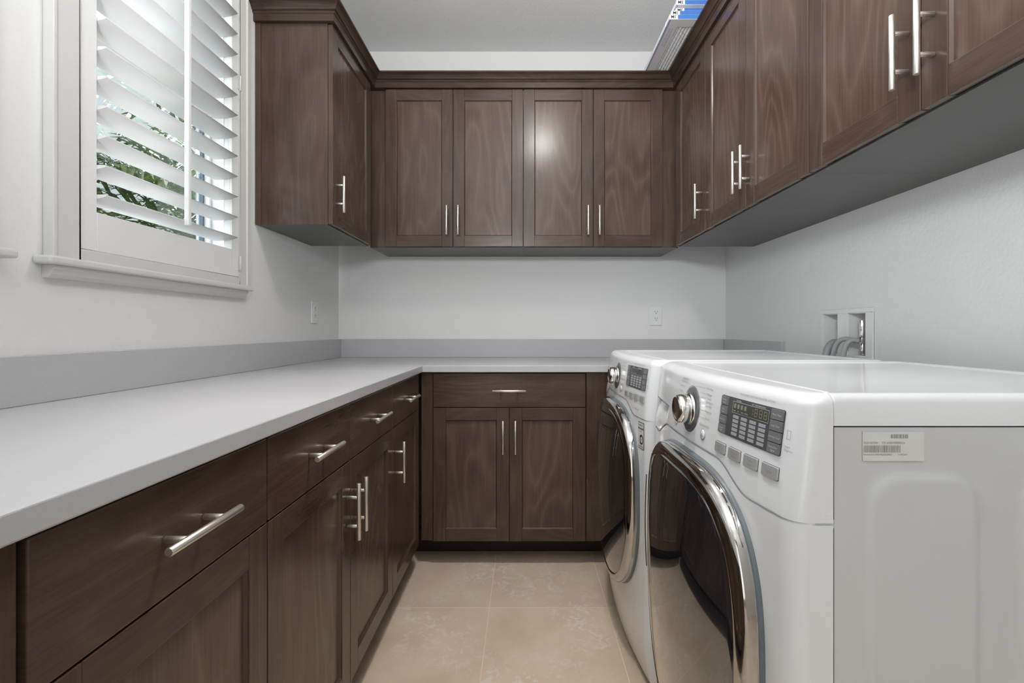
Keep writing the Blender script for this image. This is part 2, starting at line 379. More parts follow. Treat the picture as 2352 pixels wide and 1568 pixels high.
# countertop and splash
t = thing('countertop', (0, 2.4, .886), 'light grey stone countertop running along the left and back walls', 'countertop')
cz0, cz1 = .8862, .917
b = MB(); xf, yf = -.4615, 2.136
poly = [(XL+.0008, -.62), (xf, -.62), (xf, yf), (XR-.0008, yf), (XR-.0008, YB-.0008), (XL+.0008, YB-.0008)]
n = len(poly); vs = [(x, y, cz0) for x, y in poly] + [(x, y, cz1) for x, y in poly]
b.add(vs, [tuple(reversed(range(n))), tuple(range(n, 2*n))] + [(i, (i+1) % n, n+(i+1) % n, n+i) for i in range(n)])
b.build('slab', M['count'], t, .0028, 3)
b = MB(); b.box((XL+.021, 1.869, cz1), (xf-.002, 1.8698, cz1+.00012)); b.build('joint_line', M['trim'], t)
sz = 1.0235
for (a, c) in (((XL+.0008, -.62), (XL+.0205, YB-.0008)), ((XL+.021, YB-.0205), (XR-.021, YB-.0008)), ((XR-.0205, 2.137), (XR-.0008, YB-.0008))):
    b = MB(); b.box((*a, cz1+.0003), (*c, sz)); b.build('backsplash', M['count'], t, .0015)

# wall cabinets
UB, UT = 1.502, 2.320
def wall_cab(side, p, u0, u1, back, label, doors, extra=None, group=None):
    t = thing('wall_cabinet', T(side, p, (u0+u1)/2, -back/2, UB), label, 'cabinet', group)
    b = MB(); sbox(b, side, p, u0, u1, -.0435, -back, UB+.0015, UT); sbox(b, side, p, u0, u1, -.0205, -.0405, UB, UT)
    b.build('cabinet_box', M['under'], t)
    for d in doors:
        if d[0] == 'door': door(t, side, p, d[1], d[2], UB+.003, 2.311, d[3], 1.6335)
        elif d[0] == 'fill':
            b = MB(); sbox(b, side, p, d[1]+.0008, d[2]-.0008, -.020, d[3], UB+.001, 2.313); b.build('filler_strip', M['woodv'], t, .001)
        elif d[0] == 'end':
            b = MB(); sbox(b, side, p, u0-.006, u0-.0005, -.020, -back, UB, UT); 
            b.box(T(side, p, u0-.011, -back, UB), T(side, p, u0-.006, -back+.022, UT))
            b.build('end_panel', M['woodv'], t, .001)
    return t
PUL, PUB, PUR = -.777, 2.435, .768
wall_cab('L', PUL, 1.9215, 2.41, .3105, 'dark brown wall cabinet with one door beside the window, its end panel facing out', [
    ('end',), ('door', 1.9155, 2.385, 1.9155+.034), ('fill', 2.387, 2.41, -.006)])
wall_cab('B', PUB, -.800, -.0095, .3345, 'dark brown two-door wall cabinet on the left half of the back wall', [
    ('fill', -.800, -.719, -.018), ('door', -.717, -.3695, -.3695-.029), ('door', -.3695, -.0095, -.3695+.029)], group=None)
wall_cab('B', PUB, -.0085, .792, .3345, 'dark brown two-door wall cabinet on the right half of the back wall', [
    ('door', -.0085, .3495, .3495-.029), ('door', .3495, .707, .3495+.029), ('fill', .709, .792, -.018)], group=None)
BR = XR-.001-PUR
wall_cab('R', PUR, 2.0225, 2.43, BR, 'dark brown single-door wall cabinet in the far right corner', [
    ('fill', 2.405, 2.43, -.004), ('door', 2.0225, 2.404, 2.0225+.030)])
wall_cab('R', PUR, 1.2865, 2.0215, BR, 'dark brown two-door wall cabinet in the middle of the right wall', [
    ('door', 1.2865, 1.651, 1.651-.030), ('door', 1.651, 2.0215, 1.651+.030)])
wall_cab('R', PUR, .5555, 1.2855, BR, 'dark brown two-door wall cabinet nearest the camera on the right wall', [
    ('door', .5555, .921, .921-.030), ('door', .921, 1.2855, .921+.030)])
wall_cab('R', PUR, -.62, .5545, BR, 'dark brown wall cabinet above the camera at the near end of the right wall', [
    ('door', -.62, -.035, -.065), ('door', -.035, .5545, -.005)])
# crown moulding, mitred sweep
path = [(XL+.0008, 1.9095), (PUL, 1.9095), (PUL, PUB), (PUR, PUB), (PUR, -.62)]
prof = [(-.02, 2.3135), (.012, 2.3135), (.0125, 2.340), (.0165, 2.343), (.0195, 2.3475), (.0175, 2.351), (.0235, 2.3535), (.027, 2.360), (.033, 2.368), (.0395, 2.3725), (.0425, 2.3735), (.046, 2.376), (.046, 2.3825), (-.02, 2.3825)]
def offs(pth, d):
    out = []
    for i, q in enumerate(pth):
        q = Vector(q)
        ns = []
        if i > 0: e = (q-Vector(pth[i-1])).normalized(); ns.append(Vector((e.y, -e.x)))
        if i < len(pth)-1: e = (Vector(pth[i+1])-q).normalized(); ns.append(Vector((e.y, -e.x)))
        if len(ns) == 1: out.append(q+ns[0]*d)
        else: m_ = (ns[0]+ns[1]).normalized(); out.append(q+m_*(d/m_.dot(ns[0])))
    return out
b = MB(); n = len(prof); rows = [offs(path, d) for d, z in prof]; k = len(path); vs = []
for i in range(k):
    for j, (d, z) in enumerate(prof): vs.append((rows[j][i].x, rows[j][i].y, z))
fs = []
for i in range(k-1):
    for j in range(n): fs.append((i*n+j, i*n+(j+1) % n, (i+1)*n+(j+1) % n, (i+1)*n+j))
fs += [tuple(range(n)), tuple(range((k-1)*n+n-1, (k-1)*n-1, -1))]
b.add(vs, fs); tag(b.build('crown_molding', M['crown'], loc=(0, PUB, 2.3135)), 'dark brown crown molding along the tops of all the wall cabinets', 'molding')

# ------------------------------------------------------------------ text to mesh
def text_polys(s, size, align='LEFT', bold=0):
    c = bpy.data.curves.new('t', 'FONT'); c.body = s; c.size = size; c.align_x = align; c.resolution_u = 2; c.offset = bold
    o = bpy.data.objects.new('t', c); COL.objects.link(o)
    dg = bpy.context.evaluated_depsgraph_get(); me = o.evaluated_get(dg).to_mesh()
    vs = [(v_.co.x, v_.co.y) for v_ in me.vertices]; fs = [tuple(p.vertices) for p in me.polygons]
    o.evaluated_get(dg).to_mesh_clear(); bpy.data.objects.remove(o); bpy.data.curves.remove(c)
    return vs, fs

# ------------------------------------------------------------------ furnace filters lying on the right cabinets
def filt(x0, y0, z0, label, dup_=False):
    x1, y1, th = x0+.405, y0+.62, .0195
    t = thing('air_filter', (x0+.2, y0+.31, z0), label, 'filter', 'air filters stacked on the right wall cabinets')
    b = MB()
    fw = .05
    b.box((x0, y0, z0), (x1, y0+fw, z0+th)); b.box((x0, y1-fw, z0), (x1, y1, z0+th)); b.box((x0, y0+fw, z0), (x0+fw, y1-fw, z0+th)); b.box((x1-fw, y0+fw, z0), (x1, y1-fw, z0+th))
    b.build('cardboard_frame', M['card'], t, .0008)
    b = MB(); n = 44
    xa, xb = x0+fw, x1-fw; pts = []
    for i in range(n+1): pts.append((xa+(xb-xa)*i/n, z0+(.0022 if i % 2 else .0075)))
    vs = [(x, y0+fw, z) for x, z in pts] + [(x, y1-fw, z) for x, z in pts]
    b.add(vs, [(i, i+1, n+2+i, n+1+i) for i in range(n)]); b.build('pleats', M['pleat'], t, recalc=False)
    b = MB(); sp = .022; ln = y1-y0-2*fw; wd = xb-xa; q = -ln
    while q < wd:   # slanted wires across the underside, both directions
        for sg in (0,):
            a0 = max(0, -q); a1 = min(ln, wd-q)
            if a1 > a0:
                f = (lambda a: (xa+q+a if sg == 0 else xb-q-a, y0+fw+a, z0+.0018))
                b.tube([f(a0), f(a1)], .00045, 4)
        q += sp*1.3
    b.build('wire_mesh', M['wire'], t)
    # print: blue strip with white name box on the near edge, text upside down because the filter is turned over
    b = MB(); b.box((x0+.036, y0-.0006, z0+.001), (x1-.01, y0-.0001, z0+th-.001)); b.build('blue_strip', M['blue'], t)
    vs, fs = text_polys('3M', .0185, 'CENTER', .0002)
    b = MB(); b.add([(x0+.018-u, y0-.0006, z0+.0165-w) for u, w in vs], fs); b.build('lettering', M['black'], t, recalc=False)
    b = MB(); b.box((x0+.001, y0+.002, z0-.0005), (x0+.008, y1, z0-.0001)); b.build('lilac_border', M['lilac'], t)
    b = MB()
    for q, s in enumerate(('AIR FILTER   16x25x1   INSTALL WITH ARROW', 'TOWARD FURNACE   REPLACE EVERY 90 DAYS')):
        vs, fs = text_polys(s, .0065); b.add([(x0+.020+.011*q+w, y0+.06+u, z0-.0004) for u, w in vs], fs)
    b.build('small_print', M['ink'], t, recalc=False)
filt(.607, 1.996, 2.3835, 'white cardboard air filter, bottommost of the stack on the right wall cabinets')
filt(.617, 2.001, 2.4035, 'white and blue air filter, second from the bottom of the stack')
filt(.640, 2.014, 2.4235, 'white and blue air filter, second from the top of the stack')
filt(.636, 1.994, 2.4435, 'white and blue air filter on top of the stack by the ceiling')

# ------------------------------------------------------------------ outlets
def outlet(side, p, u, z, label):
    t = thing('wall_outlet', T(side, p, u, 0, z-.057), label, 'outlet')
    b = MB(); sbox(b, side, p, u-.035, u+.035, .0002, .0055, z-.057, z+.057); b.build('cover_plate', M['plast'], t, .0025, 3)
    for dz in (.0195, -.0195):
        b = MB(); pts = [T(side, p, u+.0165*math.cos(a)*(1), .0076, z+dz+max(-.0135, min(.0135, .0165*math.sin(a)))) for a in [2*PI*i/40 for i in range(40)]]
        p2 = [T(side, p, u+.0172*math.cos(a), .0056, z+dz+max(-.0142, min(.0142, .0172*math.sin(a)))) for a in [2*PI*i/40 for i in range(40)]]
        b.add(pts+p2, [tuple(range(40))]+[(i, (i+1) % 40, 40+(i+1) % 40, 40+i) for i in range(40)])
        so = b.build('socket', M['plast'], t)
        b = MB(); sbox(b, side, p, u-.0075, u-.0055, .0077, .0081, z+dz-.001, z+dz+.008); sbox(b, side, p, u+.0052, u+.0072, .0077, .0081, z+dz, z+dz+.007)
        b.tube([T(side, p, u, .0077, z+dz-.007), T(side, p, u, .0081, z+dz-.007)], .0024, 12)
        b.build('slots', M['hole'], so)
outlet('L', XL, 2.445, 1.168, 'white wall outlet on the left wall above the counter, seen edge on')
outlet('B', YB, .763, 1.160, 'white duplex wall outlet on the back wall above the counter')

# ------------------------------------------------------------------ laundry supply box, hoses
t = thing('supply_box', (XR, 1.733, .95), 'white recessed plumbing box with two compartments on the right wall', 'plumbing box')
b = MB(); ya, yb, za, zb = 1.593, 1.873, .945, 1.154
xo = XR-.006; comps = [(1.627, 1.719), (1.772, 1.859)]; c0, c1 = .985, 1.139
b.box((xo, ya, zb), (XR-.0005, yb, c1)); b.box((xo, ya, za), (XR-.0005, yb, c0))
b.box((xo, ya, c0), (XR-.0005, comps[0][0], c1)); b.box((xo, comps[0][1], c0), (XR-.0005, comps[1][0], c1)); b.box((xo, comps[1][1], c0), (XR-.0005, yb, c1))
b.build('trim_frame', M['plast'], t, .001, 2)
for (a, c) in comps:
    b = MB(); e = .003; x2 = XR+.075
    b.box((XR-.0005, a-.001, c0), (x2, a+e-.001, c1)); b.box((XR-.0005, c-e+.001, c0), (x2, c+.001, c1)); b.box((XR-.0005, a, c1-e), (x2, c, c1)); b.box((XR-.0005, a, c0), (x2, c, c0+e)); b.box((x2-e, a, c0), (x2, c, c1))
    b.build('compartment', M['plast'], t)
b = MB()
b.tube([(XR+.012, 1.665, 1.052), (XR+.012, 1.665, 1.112)], .0105, 20)
b.tube([(XR+.012, 1.665, 1.030), (XR+.012, 1.665, 1.052)], .0125, 6)
b.tube([(XR+.07, 1.665, 1.038), (XR-.012, 1.672, 1.038)], .008, 14)
b.tube([(XR+.012, 1.665, .99), (XR+.012, 1.665, 1.030)], .008, 14)
b.build('valve', M['satin'], t, .001)
def bez(p, n=24):
    p = [Vector(q) for q in p]; out = []
    for i in range(n+1):
        u = i/n; q = list(p)
        while len(q) > 1: q = [q[j].lerp(q[j+1], u) for j in range(len(q)-1)]
        out.append(q[0])
    return out
for nm, pts, r, lab in (
    ('water_hose', [(XR-.012, 1.675, 1.040), (XR-.06, 1.70, 1.062), (XR-.055, 1.74, 1.03), (XR-.048, 1.752, .90), (XR-.045, 1.755, .55)], .0085, 'grey water hose arching out of the plumbing box, farther of the two'),
    ('water_hose', [(XR-.012, 1.650, 1.038), (XR-.050, 1.655, 1.056), (XR-.060, 1.68, 1.03), (XR-.050, 1.69, .90), (XR-.045, 1.69, .55)], .0085, 'grey water hose arching out of the plumbing box, nearer one beside the valve')):
    b = MB(); P = bez(pts, 40); b.tube(P, r, 16)
    o = b.build(nm, M['hose'], loc=pts[-1]); tag(o, lab, 'hose', 'water hoses at the plumbing box')
b = MB(); P = bez([(XR+.03, 1.79, 1.02), (XR-.03, 1.79, 1.055), (XR-.055, 1.79, 1.01), (XR-.045, 1.785, .9), (XR-.045, 1.785, .5)], 200)
b.tube(P, .012, 16, rfun=lambda i: .0135 if i % 2 else .0115)
tag(b.build('drain_hose', M['hose'], loc=(XR-.045, 1.785, .5)), 'ribbed grey drain hose from the left compartment of the plumbing box', 'hose')

# ------------------------------------------------------------------ front-loading machines
ZTOP = .989; XS = .432; XBK = 1.08
def smooth(a, b_, x):
    t_ = max(0, min(1, (x-a)/(b_-a))); return t_*t_*(3-2*t_)
def machine(name, cat, label, y0, y1, xo, kind):
    yc = (y0+y1)/2; hw = (y1-y0)/2; uc = y1-.345
    t = thing(name, (.75+xo, yc, 0), label, cat)
    def fx(y, z, lean=True):
        s = min(1, abs((y-yc)/hw)); X = .374+xo-.030*(1-s*s)
        if lean and z > .80: X += .022*((z-.80)/.185)**1.2
        if z < .16: X += .022*((.16-z)/.16)**2
        return X
    R = .026; RT = .019
    def zs(y):
        return .8065 + .037*(1-smooth(.15, .262, abs(y-uc)))
    # column positions across the front, including returns along both sides
    cols = []
    xs_ = XS+xo
    for q in range(4): cols.append(('s', y0, q/4))
    m_ = 130
    for i in range(m_+1):
        a = i/m_; cols.append(('f', y0+(y1-y0)*(a if 0 else .5-.5*math.cos(PI*a)), 0))
    for q in range(3, -1, -1): cols.append(('s', y1, q/4))
    def pos(ci, z, ztop=None, disp=None):
        k_, y, q = cols[ci]
        d = min(y-y0, y1-y); Xf = fx(y, z)
        if d < R: Xf += R-math.sqrt(max(0, R*R-(R-d)**2))
        ins = 0
        if ztop is not None and z > ztop-RT: dd = RT-(ztop-z); ins = RT-math.sqrt(max(0, RT*RT-dd*dd))
        if k_ == 's':
            Xe = fx(y, z)+R+ins
            X = xs_+(Xe-xs_)*q if xs_ > Xe else xs_
            yy = y
        else: X = min(Xf+ins, xs_); yy = y
        yy = yc+(yy-yc)*(1-ins/hw)
        if disp and k_ == 'f': X += disp(y, z)
        if k_ == 'f' and disp is not None: X -= .0010*min(1, d/.03)*math.sqrt(max(0, min(1, (z-zs(y)-.0016)/.005)*(2-min(1, (z-zs(y)-.0016)/.005))))
        return (X, yy, z)
    nc = len(cols)
    # lower front panel
    nr = 50; b = MB()
    def P(i, j):
        ys = cols[i][1]; zt_ = zs(ys)-.0016; z0_ = .022
        return pos(i, z0_+(zt_-z0_)*j/(nr-1))
    b.grid(P, nc, nr); b.build('front_panel', M['enamel'], t, recalc=False)
    # dark seam filler behind the gap
    b = MB(); b.grid(lambda i, j: tuple(Vector(pos(i, zs(cols[i][1])+(.006 if j else -.006))) + Vector((.0022, 0, 0)) + Vector((0, .0022 if cols[i][0] == 's' and cols[i][1] == y0 else (-.0022 if cols[i][0] == 's' else 0), 0))), nc, 2)
    b.build('panel_seam', M['enamel'], t, recalc=False)
    # control console
    nr2 = 84
    def disp(y, z):
        if kind != 'dryer' and kind != 'washer': return 0
        du = uc-y; zl = .888
        if -.335 < du < -.150 and z < zl:
            w = smooth(-.338, -.318, du)*(1-smooth(-.200, -.150, du))
            return .010*w*smooth(.832, .880, z)
        return 0
    b = MB()
    def zrow(ys, j):
        z0_ = zs(ys)+.0016; n1_ = nr2-14
        if j < 6: return z0_+.005*(1-math.cos(j/6*PI/2))
        j -= 5; z0_ += .005-.005
        if j == 1: return z0_+.005
        z0_ += .005
        zk = ZTOP-RT
        if j < n1_: return z0_+(zk-z0_)*j/n1_
        a = (j-n1_)/(nr2-1-n1_); return zk+RT*math.sin(a*PI/2)
    b.grid(lambda i, j: pos(i, zrow(cols[i][1], j), ZTOP, disp), nc, nr2+5)
    top = [pos(i, ZTOP, ZTOP, disp) for i in range(nc)]
    bk = [(xs_, p[1], ZTOP) for p in top]
    b.add(top+bk, [(i, i+1, nc+i+1, nc+i) for i in range(nc-1)], 0)
    b.build('control_console', M['enamel'], t, recalc=False)
    b = MB()
    b.grid(lambda i, j: (fx(uc+.332-.180*i/20, .888)-.0014+(.012 if j == 1 else 0), uc+.332-.180*i/20, .8888+.0012*j), 21, 2)
    dr = b.build('drawer_slot', M['seam'], t, recalc=False)
    # body: sides with pressed-in panels, back, lid
    def sdrr(x, z, x0, x1, z0, z1, r):
        cx, cz = (x0+x1)/2, (z0+z1)/2; qx = abs(x-cx)-(x1-x0)/2+r; qz = abs(z-cz)-(z1-z0)/2+r
        return math.hypot(max(qx, 0), max(qz, 0))+min(max(qx, qz), 0)-r
    def side(yy, sg, nm):
        b = MB(); nu, nv = 150, 170; xa, xb, z0_, z1_ = xs_+.002, XBK+xo, .03, .9425
        def P(i, j):
            x = xa+(xb-xa)*i/(nu-1); z = z0_+(z1_-z0_)*j/(nv-1)
            d = min(sdrr(x, z, xs_+.048, xs_+.206, .10, .878, .045), sdrr(x, z, xs_+.262, xs_+.41, .10, .878, .045))
            h = .0042*smooth(.004, -.009, d) if False else .0042*(1-smooth(-.010, .003, d))
            return (x, yy+sg*(.0015-h)*1.0, z)
        b.grid(P, nu, nv); o = b.build(nm, M['shadedenamel'], t, recalc=False); return o
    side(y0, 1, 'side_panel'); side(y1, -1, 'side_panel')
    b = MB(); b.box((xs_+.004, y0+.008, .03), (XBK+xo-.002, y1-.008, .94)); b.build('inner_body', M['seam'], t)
    b = MB(); b.box((XBK+xo-.0015, y0+.002, .03), (XBK+xo+.002, y1-.002, .9425)); b.build('back_panel', M['shadedenamel'], t)
    # lid with raised rim
    b = MB(); xa, xb, lz0 = xs_+.0003, XBK+xo+.004, .9445
    r = .013; steps = [0, .02, .08, .2, .35, .5, .65, .8, .92, 1]
    rings = [(0, lz0)]; rings += [(r-r*math.cos(a*PI/2), ZTOP-r+r*math.sin(a*PI/2)) for a in [k_/8 for k_ in range(9)]]
    rings += [(r+.012, ZTOP), (r+.017, ZTOP-.0012), (r+.024, ZTOP-.0040), (r+.030, ZTOP-.0048), (.2, ZTOP-.0048)]
    fr = .0 
    def rr(ins, z, n_=10):
        # rounded rectangle ring; front edge (towards console) stays straight
        x0_, x1_, a0, a1 = xa+(0 if ins < r+.001 else ins-r), xb-ins, y0+ins, y1-ins
        rad = max(.004, .022-ins*.3); pts = []
        for (cx, cy, st) in ((x1_-rad, a0+rad, -PI/2), (x1_-rad, a1-rad, 0), (x0_+.003, a1-.003, PI/2), (x0_+.003, a0+.003, PI)):
            rd = rad if cx > (x0_+x1_)/2 else .003
            for k_ in range(n_): an = st+PI/2*k_/(n_-1); pts.append((cx+rd*math.cos(an), cy+rd*math.sin(an), z))
        return pts
    allr = [rr(i_, z_) for i_, z_ in rings]; n_ = len(allr[0])
    b.grid(lambda i, j: allr[j][i], n_, len(allr), closed=True); b.add(allr[-1], [tuple(range(n_))]); b.add(allr[0], [tuple(range(n_))[::-1]])
    b.build('lid', M['enamel'], t, recalc=False)
    for (fx_, fy_) in ((.47+xo, y0+.05), (.47+xo, y1-.05), (1.02+xo, y0+.05), (1.02+xo, y1-.05)):
        b = MB(); b.tube([(fx_, fy_, .0005), (fx_, fy_, .012)], .022, 16); b.tube([(fx_, fy_, .012), (fx_, fy_, .03)], .008, 10); b.build('foot', M['rubber'], t)
    # door
    A, Bz, zc, dc = .278, .318, .512, uc-.028
    def sup(th, r_):
        c, s_ = math.cos(th), math.sin(th); n2 = 3.3 if s_ > 0 else 2.25
        e = 2/n2; y = math.copysign(abs(c)**e, c); z = math.copysign(abs(s_)**e, s_)
        return dc+A*r_*y, zc+Bz*r_*z
    nt = 200
    def layer(rs, nm, mt, par, close=False):
        b = MB()
        def P(i, j):
            r_, h = rs[j]; y, z = sup(2*PI*(i+.5)/nt, r_); return (fx(y, z, False)-h, y, z)
        b.grid(P, nt, len(rs), closed=True, flip=True)
        return b.build(nm, mt, par, recalc=False)
    dframe = layer([(.995, -.004), (.994, .003), (.991, .0065), (.984, .0080), (.965, .0075)], 'door_rim', M['gasket'], t)
    dframe['label'] = 'blue-grey plastic rim of the round door'
    dd = layer([(.984, .006), (.984, .016), (.981, .0230), (.974, .0275), (.962, .0305), (.946, .0328), (.926, .0342), (.912, .0348), (.904, .0344), (.900, .0332), (.895, .0315)], 'door', M['chrome'], t)
    rs = [(.896, .0315), (.890, .0335), (.883, .0345)]+[(.883*(1-k_/30), .0345+.0225*(1-(1-k_/30)**2)) for k_ in range(1, 30)]+[(.003, .0570), (.0001, .0570)]
    layer(rs, 'door_glass', M['glass'], dd)
    # handle recess on the far edge of the door
    b = MB()
    hy = [(.46+.24*k_/16) for k_ in range(17)]
    b.grid(lambda i, j: (fx(dc+A*.885, hy[i])-.037-.0035*math.sin(PI*i/16)-(.0015 if j == 1 else 0), dc+A*(.90+.018*(j-1)), hy[i]), 17, 3)
    b.build('door_handle', M['hole'], dd, recalc=False)
    # helpers on the console surface
    def S(du, z, h): y = uc-du; return (fx(y, z)-h-(.0010 if z > .81 else 0), y, z)
    def slab(b, d0, d1, z0_, z1_, h, mi=0, nu=6, rad=.0015, base_=-.0005):
        nu = max(2, int((d1-d0)/.008))
        us = [d0, d0+rad*.3, d0+rad]+[d0+rad+(d1-d0-2*rad)*k_/nu for k_ in range(1, nu)]+[d1-rad, d1-rad*.3, d1]
        def cut(u): e_ = max(0, rad-min(u-d0, d1-u)); return rad-math.sqrt(max(0, rad*rad-e_*e_))
        lo = [(u, z0_+cut(u)) for u in us]; hi = [(u, z1_-cut(u)) for u in us]; n_ = len(us)
        b.add([S(u, z, h) for u, z in lo]+[S(u, z, h) for u, z in hi], [(i, i+1, n_+i+1, n_+i) for i in range(n_-1)], mi)
        o = lo+hi[::-1]; m2 = len(o)
        b.add([S(u, z, h) for u, z in o]+[S(u, z, base_) for u, z in o], [(i, (i+1) % m2, m2+(i+1) % m2, m2+i) for i in range(m2)], mi)
    def write(b, s, size, du, z, h=.0009, align='LEFT', mi=0, bold=0, lines=1.15):
        for k_, ln in enumerate(s.split('\n')):
            vs, fs = text_polys(ln, size, align, bold); b.add([S(du+u, z-k_*size*lines+w, h) for u, w in vs], fs, mi)
    def ringm(b, du, z, r_, w, h, n_=48, mi=0, rz=1):
        b.grid(lambda i, j: S(du+(r_+w*(j-.5))*math.cos(2*PI*i/n_), z+rz*(r_+w*(j-.5))*math.sin(2*PI*i/n_), h), n_, 2, mi, closed=True)
    kd, kz = .0105, .911
    # dial plate and knob
    b = MB(); n_ = 64
    b.grid(lambda i, j: S(kd+[0.046, .0455, .0435, .001][j]*math.cos(2*PI*i/n_), kz+[0.046, .0455, .0435, .001][j]*math.sin(2*PI*i/n_), [-.0005, .0018, .0024, .0024][j]), n_, 4, closed=True)
    dp = b.build('dial_plate', M['dgrey'], t, recalc=False)
    b = MB(); ringm(b, kd, kz, .0475, .002, .0009); b.build('dial_edge', M['satin'], dp, recalc=False)
    b = MB()
    pr = [(.034, .0024), (.034, .006), (.0325, .0075), (.030, .008), (.0295, .011), (.0305, .013), (.0300, .026), (.0285, .0305), (.0255, .0330), (.0235, .0335), (.0225, .0328), (.0008, .0332)]
    X0 = fx(uc-kd, kz)-.0010
    b.grid(lambda i, j: (X0-pr[j][1]+.0012*pr[j][0]*0, uc-kd-pr[j][0]*math.cos(2*PI*i/n_), kz+pr[j][0]*math.sin(2*PI*i/n_)), n_, len(pr), closed=True)
    b.build('knob', M['satin'], t, recalc=False)
    # dial print
    b = MB(); rt = ['Perm Press', 'Delicates', 'Towels', 'ANTI BACT.\nSANITARY', 'Freshen Up', 'Air Dry', 'Download Cycle'] if kind == 'dryer' else ['Perm Press', 'Delicates', 'Towels', 'Hand Wash', 'Speed Wash', 'Small Load', 'Download Cycle']
    rz_ = [(.0805, .9605), (.0835, .9495), (.0865, .9415), (.0825, .9335), (.084, .9165), (.0895, .9030), (.068, .8880)]
    for s, (du, z) in zip(rt, rz_): write(b, s, .0062, du, z)
    lf = ['HEAVY DUTY', 'Cotton/Normal', 'Speed Dry', 'Time Dry'] if kind == 'dryer' else ['HEAVY DUTY', 'Cotton/Normal', 'Bulky/Large', 'Rinse+Spin']
    b.build('cycle_print', M['ink'], t, recalc=False); b = MB()
    for s, (du, z) in zip(lf, [(-.0265, .9665), (-.032, .9605), (-.046, .950), (-.052, .938)]): write(b, s, .0062, du, z, align='RIGHT')
    for (d0, z0_, d1, z1_) in ((.02, .9600, .077, .9622), (.05, .9505, .080, .9512), (.054, .942, .083, .943), (.056, .931, .079, .932), (.056, .9165, .081, .9175), (.052, .9020, .086, .9038), (-.029, .9610, -.010, .9595), (-.042, .9510, -.034, .9505)):
        b.add([S(d0, z0_, .0009), S(d1, z1_, .0009), S(d1, z1_+.0005, .0009), S(d0, z0_+.0005, .0009)], [(0, 1, 2, 3)])
    b.build('cycle_print', M['ink'], t, recalc=False)
    b = MB(); write(b, 'Steam' if kind == 'dryer' else 'Detergent', .0062, -.2, .958); b.build('drawer_print', M['ink'], t, recalc=False); b = MB(); write(b, 'Sensor Dry' if kind == 'dryer' else 'Steam Wash', .0075, -.180, .901)
    b.build('drawer_print', M['ink'], t, recalc=False)
    b = MB(); write(b, '*TOUCH SELECT BUTTONS FOR ADDED OPTIONS', .0042, .205, .9672)
    b.build('note_print', M['ink'], t, recalc=False)
    b = MB(); write(b, 'Smart\nDiagnosis', .0045, .331, .908); [b.add([S(q0, w0, .0009), S(q1, w0, .0009), S(q1, w1, .0009), S(q0, w1, .0009)], [(0, 1, 2, 3)]) for q0, q1, w0, w1 in ((.333, .341, .9200, .9206), (.333, .341, .9324, .9330), (.333, .3336, .920, .933), (.3404, .341, .920, .933))]
    b.build('diagnosis_print', M['ink'], t, recalc=False)
    if kind == 'washer': b = MB(); write(b, 'LG  TrueBalance', .0085, .235, .828); b.build('console_print', M['ink'], t, recalc=False)
    b = MB(); write(b, 'Power', .005, -.098, .858); b.build('power_print', M['ink'], t, recalc=False)
    b = MB(); write(b, 'LG', .020, -.335, .940, bold=.0005); b.build('badge', M['satin'], t, recalc=False)
    # start and power buttons
    for (du, z, r_, s) in ((.0867, .8725, .0098, 'II'), (-.0749, .8691, .0085, 'o')):
        b = MB(); b.grid(lambda i, j: S(du+[r_, r_*.98, r_*.9, .0005][j]*math.cos(2*PI*i/40), z+[r_, r_*.98, r_*.9, .0005][j]*math.sin(2*PI*i/40), [-.0004, .0012, .0020, .0020][j]), 40, 4, closed=True)
        pb = b.build('round_button', M['enamel'], t, recalc=False)
        b = MB(); ringm(b, du, z, r_*1.05, .0016, .0009, mi=0); write(b, s, .008, du, z-.003, .0024, 'CENTER'); b.build('button_ring', M['ink'], pb, recalc=False)
    # four square buttons
    bl = ['Dry\nLevel', 'Temp.\nControl', 'Time\nDry', 'Signal'] if kind == 'dryer' else ['Wash/\nRinse', 'Spin\nSpeed', 'Soil\nLevel', 'Signal']
    for s, d0, d1 in zip(bl, (.1468, .1948, .2422, .2900), (.1812, .2297, .2779, .3260)):
        b = MB(); slab(b, d0, d1, .8568, .8750, .0032); sb = b.build('square_button', M['silver'], t, .0005, 1, recalc=True)
        b = MB(); write(b, s, .0055, (d0+d1)/2, .8665 if '\n' in s else .8635, .0036, 'CENTER'); b.build('lettering', M['ink'], sb, recalc=False)
        b = MB(); slab(b, d0-.0009, d1+.0009, .8559, .8759, .0006); b.build('button_surround', M['key'], sb, recalc=False)
    # display panel
    b = MB(); slab(b, .1490, .3250, .8920, .9600, .0012, rad=.003); dp = b.build('display_panel', M['disp'], t, recalc=True); dp['label'] = 'dark grey display panel with keys'
    for k_ in range(4):
        for d0, d1 in ((.1500, .1745), (.2960, .3238)):
            b = MB(); zt_ = .9588-k_*.0168; slab(b, d0, d1, zt_-.0152, zt_, .0028, rad=.0008); b.build('key', M['key'], dp, .0003, 1)
    b = MB()
    for r_ in range(5):
        for c_ in range(4):
            d0 = .1945+c_*.0247; zt_ = .9308-r_*.0073; slab(b, d0, d0+.0172, zt_-.0052, zt_, .0016, rad=.0006)
    b.build('indicator_cells', M['cell'], dp, recalc=True)
    b = MB(); slab(b, .1915, .2905, .9350, .9535, .0018, 0, rad=.0004); sc_ = b.build('screen', M['lcd'], dp, recalc=True)
    b = MB()
    for (d0, d1, z0_, z1_) in ((.1905, .2915, .9535, .9541), (.1905, .2915, .9344, .9350), (.1905, .1911, .9350, .9535), (.2909, .2915, .9350, .9535)):
        b.add([S(d0, z0_, .0021), S(d1, z0_, .0021), S(d1, z1_, .0021), S(d0, z1_, .0021)], [(0, 1, 2, 3)])
